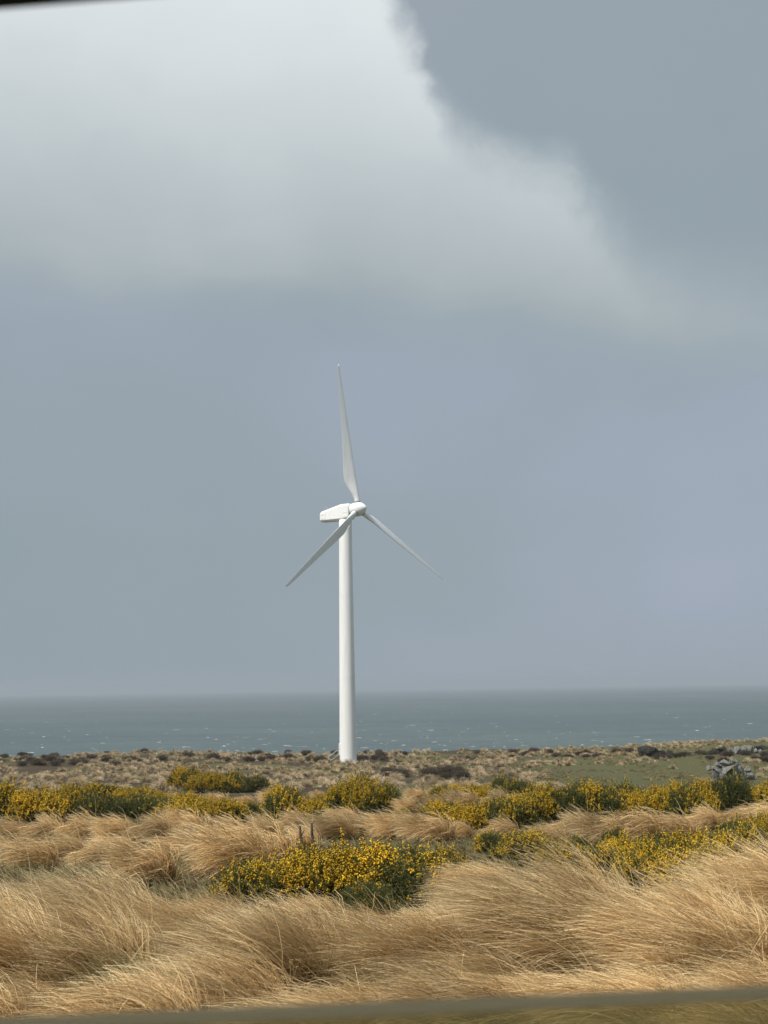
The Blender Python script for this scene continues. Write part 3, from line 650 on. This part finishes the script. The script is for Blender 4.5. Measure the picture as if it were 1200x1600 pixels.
def gorse(px, base, wpx, hpx, label, kind=None, group=None, rot=None):
    p = hit(px, base); m = p.y / FPX
    e = empty('gorse_bush', p, label=label, category='gorse bush')
    if group: e['group'] = group
    g = GORSE[rnd.choice((0, 1, 2, 3)) if kind is None else kind]
    link('foliage', g[0], None, e, kind='stuff'); link('blossom', g[1], None, e, kind='stuff'); link('stems', g[2], None, e)
    sx_ = wpx * m / 2.1; e.rotation_euler.z = rnd.uniform(0, 6.28) if rot is None else rot
    e.scale = (sx_, sx_ * 1.0, hpx * m / 0.95)
    return e
def hedge(items, what, group):
    for k, it in enumerate(sorted(items)):
        gorse(*it[:4], f'{ORD[k]} from left of the {what}', it[4] if len(it) > 4 else None, group)
hedge([(5, 1284, 100, 62, 1), (58, 1288, 110, 60, 0), (105, 1282, 100, 56, 2), (152, 1284, 90, 44, 4), (150, 1262, 110, 38, 1), (205, 1284, 100, 44, 4), (215, 1262, 110, 34, 0), (250, 1280, 80, 36, 4), (290, 1286, 110, 46, 2), (345, 1286, 110, 42, 0), (392, 1284, 60, 32, 3),
       (438, 1286, 100, 58, 1), (482, 1288, 90, 46, 0), (558, 1274, 110, 62, 2), (600, 1268, 80, 46, 3), (530, 1276, 70, 44, 1)],
      'yellow flowering gorse hedge in front of the turbine', 'gorse hedge in front of the turbine')
hedge([(288, 1236, 70, 38, 1), (322, 1238, 70, 34, 0), (360, 1238, 80, 34, 3), (400, 1238, 60, 26, 4)], 'low gorse clump behind the hedge', 'low gorse clump behind the hedge')
hedge([(705, 1252, 80, 26, 1), (745, 1254, 80, 30, 0), (785, 1254, 70, 42, 3), (815, 1256, 80, 38, 4), (850, 1258, 70, 26, 1)], 'low gorse clump past the turbine foot', 'low gorse clump past the turbine foot')
hedge([(690, 1292, 90, 40, 1), (740, 1300, 110, 48, 0), (795, 1298, 110, 54, 1), (845, 1292, 110, 66, 2), (892, 1288, 90, 64, 4), (930, 1284, 100, 62, 1), (975, 1278, 100, 56, 3), (1020, 1278, 100, 52, 0), (1062, 1278, 90, 56, 1), (1100, 1276, 90, 56, 2), (1142, 1274, 90, 68, 4), (1190, 1266, 90, 46, 0), (640, 1284, 70, 22, 3), (1240, 1262, 80, 46, 1)],
      'long flowering gorse hedge below the stone outcrop', 'long gorse hedge below the stone outcrop')
hedge([(770, 1340, 100, 42, 3), (830, 1350, 120, 52, 1), (880, 1365, 110, 50, 2), (945, 1385, 130, 66, 1), (1015, 1400, 150, 84, 2), (1085, 1415, 150, 104, 0), (1100, 1362, 130, 60, 1), (1150, 1345, 120, 66, 3), (1195, 1320, 90, 54, 0), (960, 1340, 60, 46, 4), (905, 1345, 50, 40, 4), (1050, 1375, 140, 74, 1), (985, 1362, 120, 58, 0), (1140, 1390, 120, 90, 2)],
      'loose flowering gorse patch behind the largest tussock', 'gorse patch behind the largest tussock')
gorse(690, 1395, 130, 70, 'half hidden gorse reaching under the pale crested tussock tips', 1, 'central gorse')
gorse(605, 1418, 220, 98, 'taller half of the central flowering gorse beside the pale crested tussock', 1, 'central gorse')
gorse(500, 1415, 190, 102, 'brightest central gorse bush at the foot of the two dead stalks', 0, 'central gorse')
gorse(400, 1420, 160, 76, 'trailing low end of the central gorse beside the bare patch', 1, 'central gorse')
gorse(570, 1446, 110, 70, 'dark flowerless gorse under the central flowering bush', 4, 'central gorse')
gorse(445, 1486, 60, 66, 'tiny gorse sprig with few flowers amid the straw below the central bush', 3, 'central gorse')
gorse(-4, 1575, 40, 60, 'gorse sprig cut off at the frame edge above the window', 1)
gorse(408, 1348, 44, 48, 'thin grassy gorse seedling beside the combed tussock above the bare patch', 4)

heath_spots = []
for zone_, n, (x0, x1, y0, y1) in (('low heath shrubs along the brow against the sea', 13, (130, 800, 1172, 1182)), ('dark heath shrubs in the belt behind the gorse hedge', 34, (-30, 140, 1180, 1197)), ('dark heath shrubs in the hollow among round tussocks', 16, (600, 730, 1206, 1218)),
                                   ('low brown heath shrubs beside the dark boulder', 16, (800, 985, 1176, 1185)), ('low heath shrubs scattered below the skyline rocks', 22, (1030, 1220, 1177, 1192)),
                                   ('low heath shrubs lined up beside the turbine foot', 16, (330, 520, 1183, 1191)), ('dark heath shrubs amid tussocks on the nacelle side', 10, (140, 300, 1180, 1200)), ('dark heath shrubs just past the turbine foot', 7, (560, 620, 1180, 1194))):
    for k, hx in enumerate(sorted(rnd.uniform(x0, x1) for _ in range(n))):
        p = hit(hx, rnd.uniform(y0, y1)); h = HEATH[rnd.randrange(3)]
        e = empty('heath_shrub', p, label=f'{ORD[k]} from left of the {zone_}', category='shrub', group=zone_); s = rnd.uniform(0.6, 1.15)
        link('foliage', h[0], None, e, kind='stuff'); link('stems', h[1], None, e)
        e.scale = (s * rnd.uniform(1, 1.5), s * 1.2, s * rnd.uniform(0.8, 1.1)); e.rotation_euler.z = rnd.uniform(0, 6.28)

# two dead stalks in the gorse
for (bx, by, tx_, ty_, lab) in ((474, 1345, 469, 1291, 'thin dead stalk leaning away from its thicker twin above the central gorse'), (492, 1345, 487, 1286, 'thicker dark dead stalk rising from the central gorse bush')):
    p = hit(bx, by); q = at(tx_, ty_, p.y); h = q - p; k = 1.25 if 'thicker' in lab else 0.9
    e = empty('dead_stalk', p, label=lab, category='dead stalk')
    link('stem', bm_mesh('stem', tube([(0, 0, -0.05), h * 0.35 + Vector((0.01, 0, 0)), h * 0.7 - Vector((0.012, 0, 0)), h], [0.026 * k, 0.022 * k, 0.019 * k, 0.012 * k], 7)), M_dead, e)
    bm = bmesh.new()
    for i in range(8):
        f = rnd.uniform(0.3, 0.98); d = Vector((rnd.uniform(-1, 1), rnd.uniform(-1, 1), rnd.uniform(0.4, 1.2))).normalized() * rnd.uniform(0.05, 0.12); tube([h * f, h * f + d], [0.009, 0.004], 4, bm)
    link('twigs', bm_mesh('twigs', bm), M_dead, e)

# ------------------------------------------------------------------ rocks
def rock_mesh(seed, cuts=13):
    rs = random.Random(seed); bm = bmesh.new(); bmesh.ops.create_icosphere(bm, subdivisions=3, radius=1.0)
    for _ in range(cuts):                                      # split faces: flatten the ball along random planes
        n = Vector((rs.gauss(0, 1), rs.gauss(0, 1), rs.gauss(0, 0.8))).normalized(); d = rs.uniform(0.42, 0.8)
        for v in bm.verts:
            k = v.co.dot(n) - d
            if k > 0: v.co -= n * k
    for v in bm.verts: v.co += v.co.normalized() * 0.035 * (math.sin(5 * v.co.x + seed) * math.cos(6 * v.co.y + 4 * v.co.z) + 0.6 * math.sin(13 * v.co.z + 9 * v.co.x))
    return bm_mesh('rock', bm)
ROCKS = [rock_mesh(300 + k) for k in range(7)]
DROCKS = [m_.copy() for m_ in ROCKS]
for m_ in ROCKS: m_.materials.append(M_rock)
for m_ in DROCKS: m_.materials.append(M_darkrock)
def outcrop(px, base, stones, label, pool=ROCKS, name='rock_outcrop'):
    p = hit(px, base); m = p.y / FPX; e = empty(name, p, label=label, category='rock')
    for (dx, dz, sw, sh, tilt) in stones:                      # pixels right of / above the base point, half sizes in pixels
        o = link('rock', pool[rnd.randrange(len(pool))], None, e)
        o.location = (dx * m, rnd.uniform(-0.4, 0.4) * sw * m + dz * 0.35 * m, dz * m); q = rnd.uniform(1.05, 1.5); o.scale = (sw * m * q, sw * m * rnd.uniform(0.9, 1.3), sh * m * rnd.uniform(1.1, 1.4))
        o.rotation_euler = (rnd.uniform(-0.2, 0.2), R_(tilt), rnd.uniform(0, 6.28))
outcrop(1144, 1219, [(-24, 4, 9, 8, 0), (-13, 3, 10, 8, 10), (0, 4, 9, 9, -20), (12, 3, 10, 8, 0), (26, 4, 10, 8, 0), (33, 1, 7, 5, 0), (-20, 15, 9, 7, -15), (-8, 14, 10, 7, 20), (4, 13, 9, 8, -25), (14, 16, 8, 7, 15), (27, 15, 8, 5, 0), (-6, 25, 10, 5, -18), (6, 27, 8, 6, 20), (12, 23, 7, 6, 0), (-20, 24, 6, 4, 0), (-32, 18, 6, 4, 0), (2, -4, 7, 5, 0), (-26, -2, 7, 5, 0)],
        'pale grey pile of lichened boulders rising behind the gorse hedge')
outcrop(1166, 1178, [(-22, 3, 6, 6, 0), (-14, 5, 7, 7, 15), (-4, 6, 7, 6, -15), (6, 5, 7, 7, 10), (15, 3, 7, 5, 0), (22, 2, 5, 4, 0), (-9, 1, 6, 4, 0)], 'dark grey craggy outcrop on the skyline against the sea')
outcrop(1196, 1172, [(-12, 2, 7, 4, 0), (-2, 3, 8, 4, 10), (9, 2, 7, 4, 0)], 'low flat rocks on the skyline cut by the frame edge', DROCKS)
outcrop(1124, 1178, [(-6, 4, 6, 6, 0), (3, 5, 8, 7, 10), (10, 2, 5, 4, 0), (-9, 1, 3, 3, 0)], 'small mossy rock knob on the skyline beside the craggy outcrop', DROCKS)
outcrop(1022, 1181, [(0, 5, 20, 9, 8), (-16, 7, 8, 7, 0), (10, 3, 14, 7, 10)], 'smooth dark boulder mound on the skyline above the tussocks', DROCKS)
outcrop(345, 1398, [(-10, 2, 14, 8, 0), (12, 2, 11, 7, 10), (0, 1, 10, 5, 0)], 'small half buried grey stones in the bare patch beside the gorse', ROCKS)

# ------------------------------------------------------------------ the car: its half lowered window and the frame of the door
M_paint = flat('car_paint', (0.03, 0.032, 0.035), 0.3, 0.5); M_rubber = flat('black_rubber', (0.012, 0.012, 0.013), 0.7, 0.2); M_wheel = flat('alloy', (0.4, 0.4, 0.41), 0.4, 0.5)
def make_glass():
    m, t, out = material('tinted_glass')
    tr = t.new('ShaderNodeBsdfTransparent'); tr.inputs[0].default_value = (0.90, 0.91, 0.80, 1)
    gl = t.new('ShaderNodeBsdfGlossy'); gl.inputs[0].default_value = (0.9, 0.95, 0.9, 1); gl.inputs['Roughness'].default_value = 0.05
    fr = t.new('ShaderNodeFresnel'); fr.inputs[0].default_value = 1.45
    mx = t.new('ShaderNodeMixShader'); t.l.new(t.math('MULTIPLY', fr.outputs[0], 0.8), mx.inputs[0]); t.l.new(tr.outputs[0], mx.inputs[1]); t.l.new(gl.outputs[0], mx.inputs[2])
    # olive translucent film paints in the pane's hazy reflection
    film = t.new('ShaderNodeBsdfTranslucent'); film.inputs[0].default_value = (0.56, 0.51, 0.28, 1); g = t.new('ShaderNodeNewGeometry')
    m2 = t.new('ShaderNodeMixShader'); t.l.new(t.mapr(t.noise(g.outputs['Position'], 60, 3), 0.3, 0.7, 0.28, 0.38), m2.inputs[0]); t.l.new(mx.outputs[0], m2.inputs[1]); t.l.new(film.outputs[0], m2.inputs[2])
    t.l.new(m2.outputs[0], out.inputs[0]); return m
def make_frost():
    m, t, out = material('ground_glass_edge')
    d = t.new('ShaderNodeBsdfDiffuse'); d.inputs[0].default_value = (0.95, 0.86, 0.68, 1); r = t.new('ShaderNodeBsdfTranslucent'); r.inputs[0].default_value = (0.95, 0.86, 0.68, 1)
    mx = t.new('ShaderNodeMixShader'); mx.inputs[0].default_value = 0.8; t.l.new(d.outputs[0], mx.inputs[1]); t.l.new(r.outputs[0], mx.inputs[2]); t.l.new(mx.outputs[0], out.inputs[0]); return m
def car():
    gnd = float(gz(0, 0)) - CAM_Z
    e = empty('car', (0, -0.4, CAM_Z + gnd), label='dark car beside the moor with its tinted window half lowered', category='car')
    off = Vector((0, -0.4, CAM_Z + gnd))
    YW = 0.46
    P = lambda x, z, y=None: Vector((x, (YW - 0.16 * (z + 0.1)) if y is None else y, CAM_Z + z)) - off
    # window frame: closed loop of rubber round the opening
    tl, tr_ = at(0, 6.5, 0.41), at(105, -1.5, 0.41); sl = (tr_.z - tl.z) / (tr_.x - tl.x)
    top = lambda x: (tl.z - CAM_Z) + 0.021 + (x - tl.x) * sl
    loop = [(-0.62, -0.27), (-0.585, -0.02), (-0.53, top(-0.53) - 0.012), (-0.47, top(-0.47)), (-0.3, top(-0.3)), (tl.x, top(tl.x)), (0.0, top(0.0)), (0.12, top(0.1)), (0.33, top(0.1) - 0.002), (0.43, top(0.1) - 0.035), (0.47, -0.02), (0.49, -0.27)]
    link('window_frame', bm_mesh('window_frame', tube([P(x, z) for x, z in loop], 0.021, 10), True), M_rubber, e)
    a, b = at(-1500, 1590 + 64, YW), at(2700, 1541 - 63, YW)
    f = lambda x: (a.z + (b.z - a.z) * (x - a.x) / (b.x - a.x)) - CAM_Z
    xs = np.linspace(-0.575, 0.465, 15); th = 0.0035
    gl = link('window_glass', bm_mesh('window_glass', loft([[P(x, f(x) - 0.0042, YW), P(x, f(x) - 0.0042, YW + th), P(x, -0.36, YW + th + 0.03), P(x, -0.36, YW + 0.03)] for x in xs])), make_glass(), e)
    link('glass_edge', bm_mesh('glass_edge', loft([[P(x, f(x) - 0.004, YW - 0.0002), P(x, f(x) - 0.0006, YW), P(x, f(x), YW + 0.0012), P(x, f(x) - 0.0006, YW + th), P(x, f(x) - 0.004, YW + th + 0.0002)] for x in xs])), make_frost(), gl)
    # door skin with a shoulder line
    prof = [(YW + 0.01, -0.27), (YW + 0.075, -0.29), (YW + 0.10, -0.42), (YW + 0.115, -0.6), (YW + 0.09, -0.95), (YW + 0.04, -1.12), (YW - 0.04, -1.12), (YW - 0.05, -0.29)]
    dr = link('door', bm_mesh('door', loft([[P(x, z, y) for y, z in prof] for x in (-0.66, -0.2, 0.2, 0.56)])), M_paint, e)
    bm = bmesh.new(); box(bm, P(-0.5, -0.42, YW + 0.125), (0.2, 0.035, 0.03)); bmesh.ops.bevel(bm, geom=bm.edges[:], offset=0.01, segments=2, affect='EDGES'); link('door_handle', bm_mesh('door_handle', bm), M_paint, dr)
    # lower body, roof and wheels
    far = YW - 1.75
    secs = []
    for x, zt, in_ in ((-2.0, -0.5, 0.12), (-1.85, -0.34, 0.03), (-0.66, -0.29, 0.0)): secs.append((x, zt, in_))
    for nm, ss in (('front_body', [(-2.05, -0.55, 0.14), (-1.9, -0.4, 0.05), (-1.2, -0.3, 0.0), (-0.665, -0.29, 0.0)]), ('rear_body', [(0.565, -0.29, 0.0), (1.4, -0.29, 0.0), (2.2, -0.3, 0.04), (2.35, -0.5, 0.12)])):
        link(nm, bm_mesh(nm, loft([[P(x, z0 if z0 is not None else zt, y) for y, z0 in ((YW + 0.07 - i, None), (YW + 0.11 - i, -0.6), (YW + 0.05 - i, -1.15), (far + 0.0 + i, -1.15), (far - 0.07 + i, -0.6), (far - 0.02 + i, None))] for x, zt, i in ss])), M_paint, e)
    link('floor_pan', bm_mesh('floor_pan', box(bmesh.new(), P(-0.05, -1.14, (YW + far) / 2 - 0.06), (1.22, 1.58, 0.06))), M_rubber, e)
    link('far_door', bm_mesh('far_door', box(bmesh.new(), P(-0.05, -0.72, far), (1.22, 0.12, 0.86))), M_paint, e)
    zr = top(0.1) + 0.03
    link('roof', bm_mesh('roof', loft([[P(x, z + dz, y) for y, z in ((YW - 0.09, zr), (YW - 0.25, zr + 0.045), (far + 0.3, zr + 0.045), (far + 0.1, zr), (far + 0.12, zr - 0.03), (YW - 0.11, zr - 0.028))] for x, dz in ((-0.62, -0.05), (-0.4, -0.01), (0.2, 0.0), (1.2, -0.02), (2.0, -0.07))])), M_paint, e)
    for x0, x1, yy in ((-1.15, -0.6, YW - 0.04), (-1.15, -0.6, far + 0.05), (0.53, 0.55, YW - 0.04), (0.53, 0.55, far + 0.05), (2.2, 2.0, YW - 0.05), (2.2, 2.0, far + 0.06)):
        yt = yy + (-0.06 if yy > 0 else 0.06)
        link('roof_pillar', bm_mesh('roof_pillar', tube([P(x0, -0.3, yy), P(x1, zr - 0.01, yt)], 0.04, 8)), M_paint, e)
    for x in (-1.3, 1.6):
        for yy, s in ((YW + 0.02, 1), (far - 0.02, -1)):
            c = P(x, gnd + 0.33, yy); rg = lambda r, dy, n=28: [c + Vector((math.cos(2 * math.pi * k / n) * r, dy * s, math.sin(2 * math.pi * k / n) * r)) for k in range(n)]
            wh = link('wheel', bm_mesh('wheel', loft([rg(0.2, -0.1), rg(0.31, -0.1), rg(0.335, -0.07), rg(0.335, 0.07), rg(0.31, 0.1), rg(0.22, 0.105), rg(0.2, 0.09)])), M_rubber, e)
            link('rim', bm_mesh('rim', loft([rg(0.2, 0.08), rg(0.2, 0.1), rg(0.08, 0.085), rg(0.03, 0.1)])), M_wheel, wh)
car()

# ------------------------------------------------------------------ haze: rain-laden air over moor and sea
m, t, out = material('haze_air')
pv = t.new('ShaderNodeVolumePrincipled'); pv.inputs['Color'].default_value = (0.60, 0.68, 0.76, 1); pv.inputs['Density'].default_value = 0.00013
pv.inputs['Density Attribute'].default_value = ''; pv.inputs['Anisotropy'].default_value = 0.0
t.l.new(pv.outputs[0], out.inputs['Volume'])
top_z = CAM_Z + 62
bm = bmesh.new(); box(bm, (0, 12100, (top_z - 6) / 2 - 1.0), (18600, 24600, top_z + 6))
link('haze', bm_mesh('haze', bm), m, kind='stuff', label='thin grey rain haze over the moor and the sea')
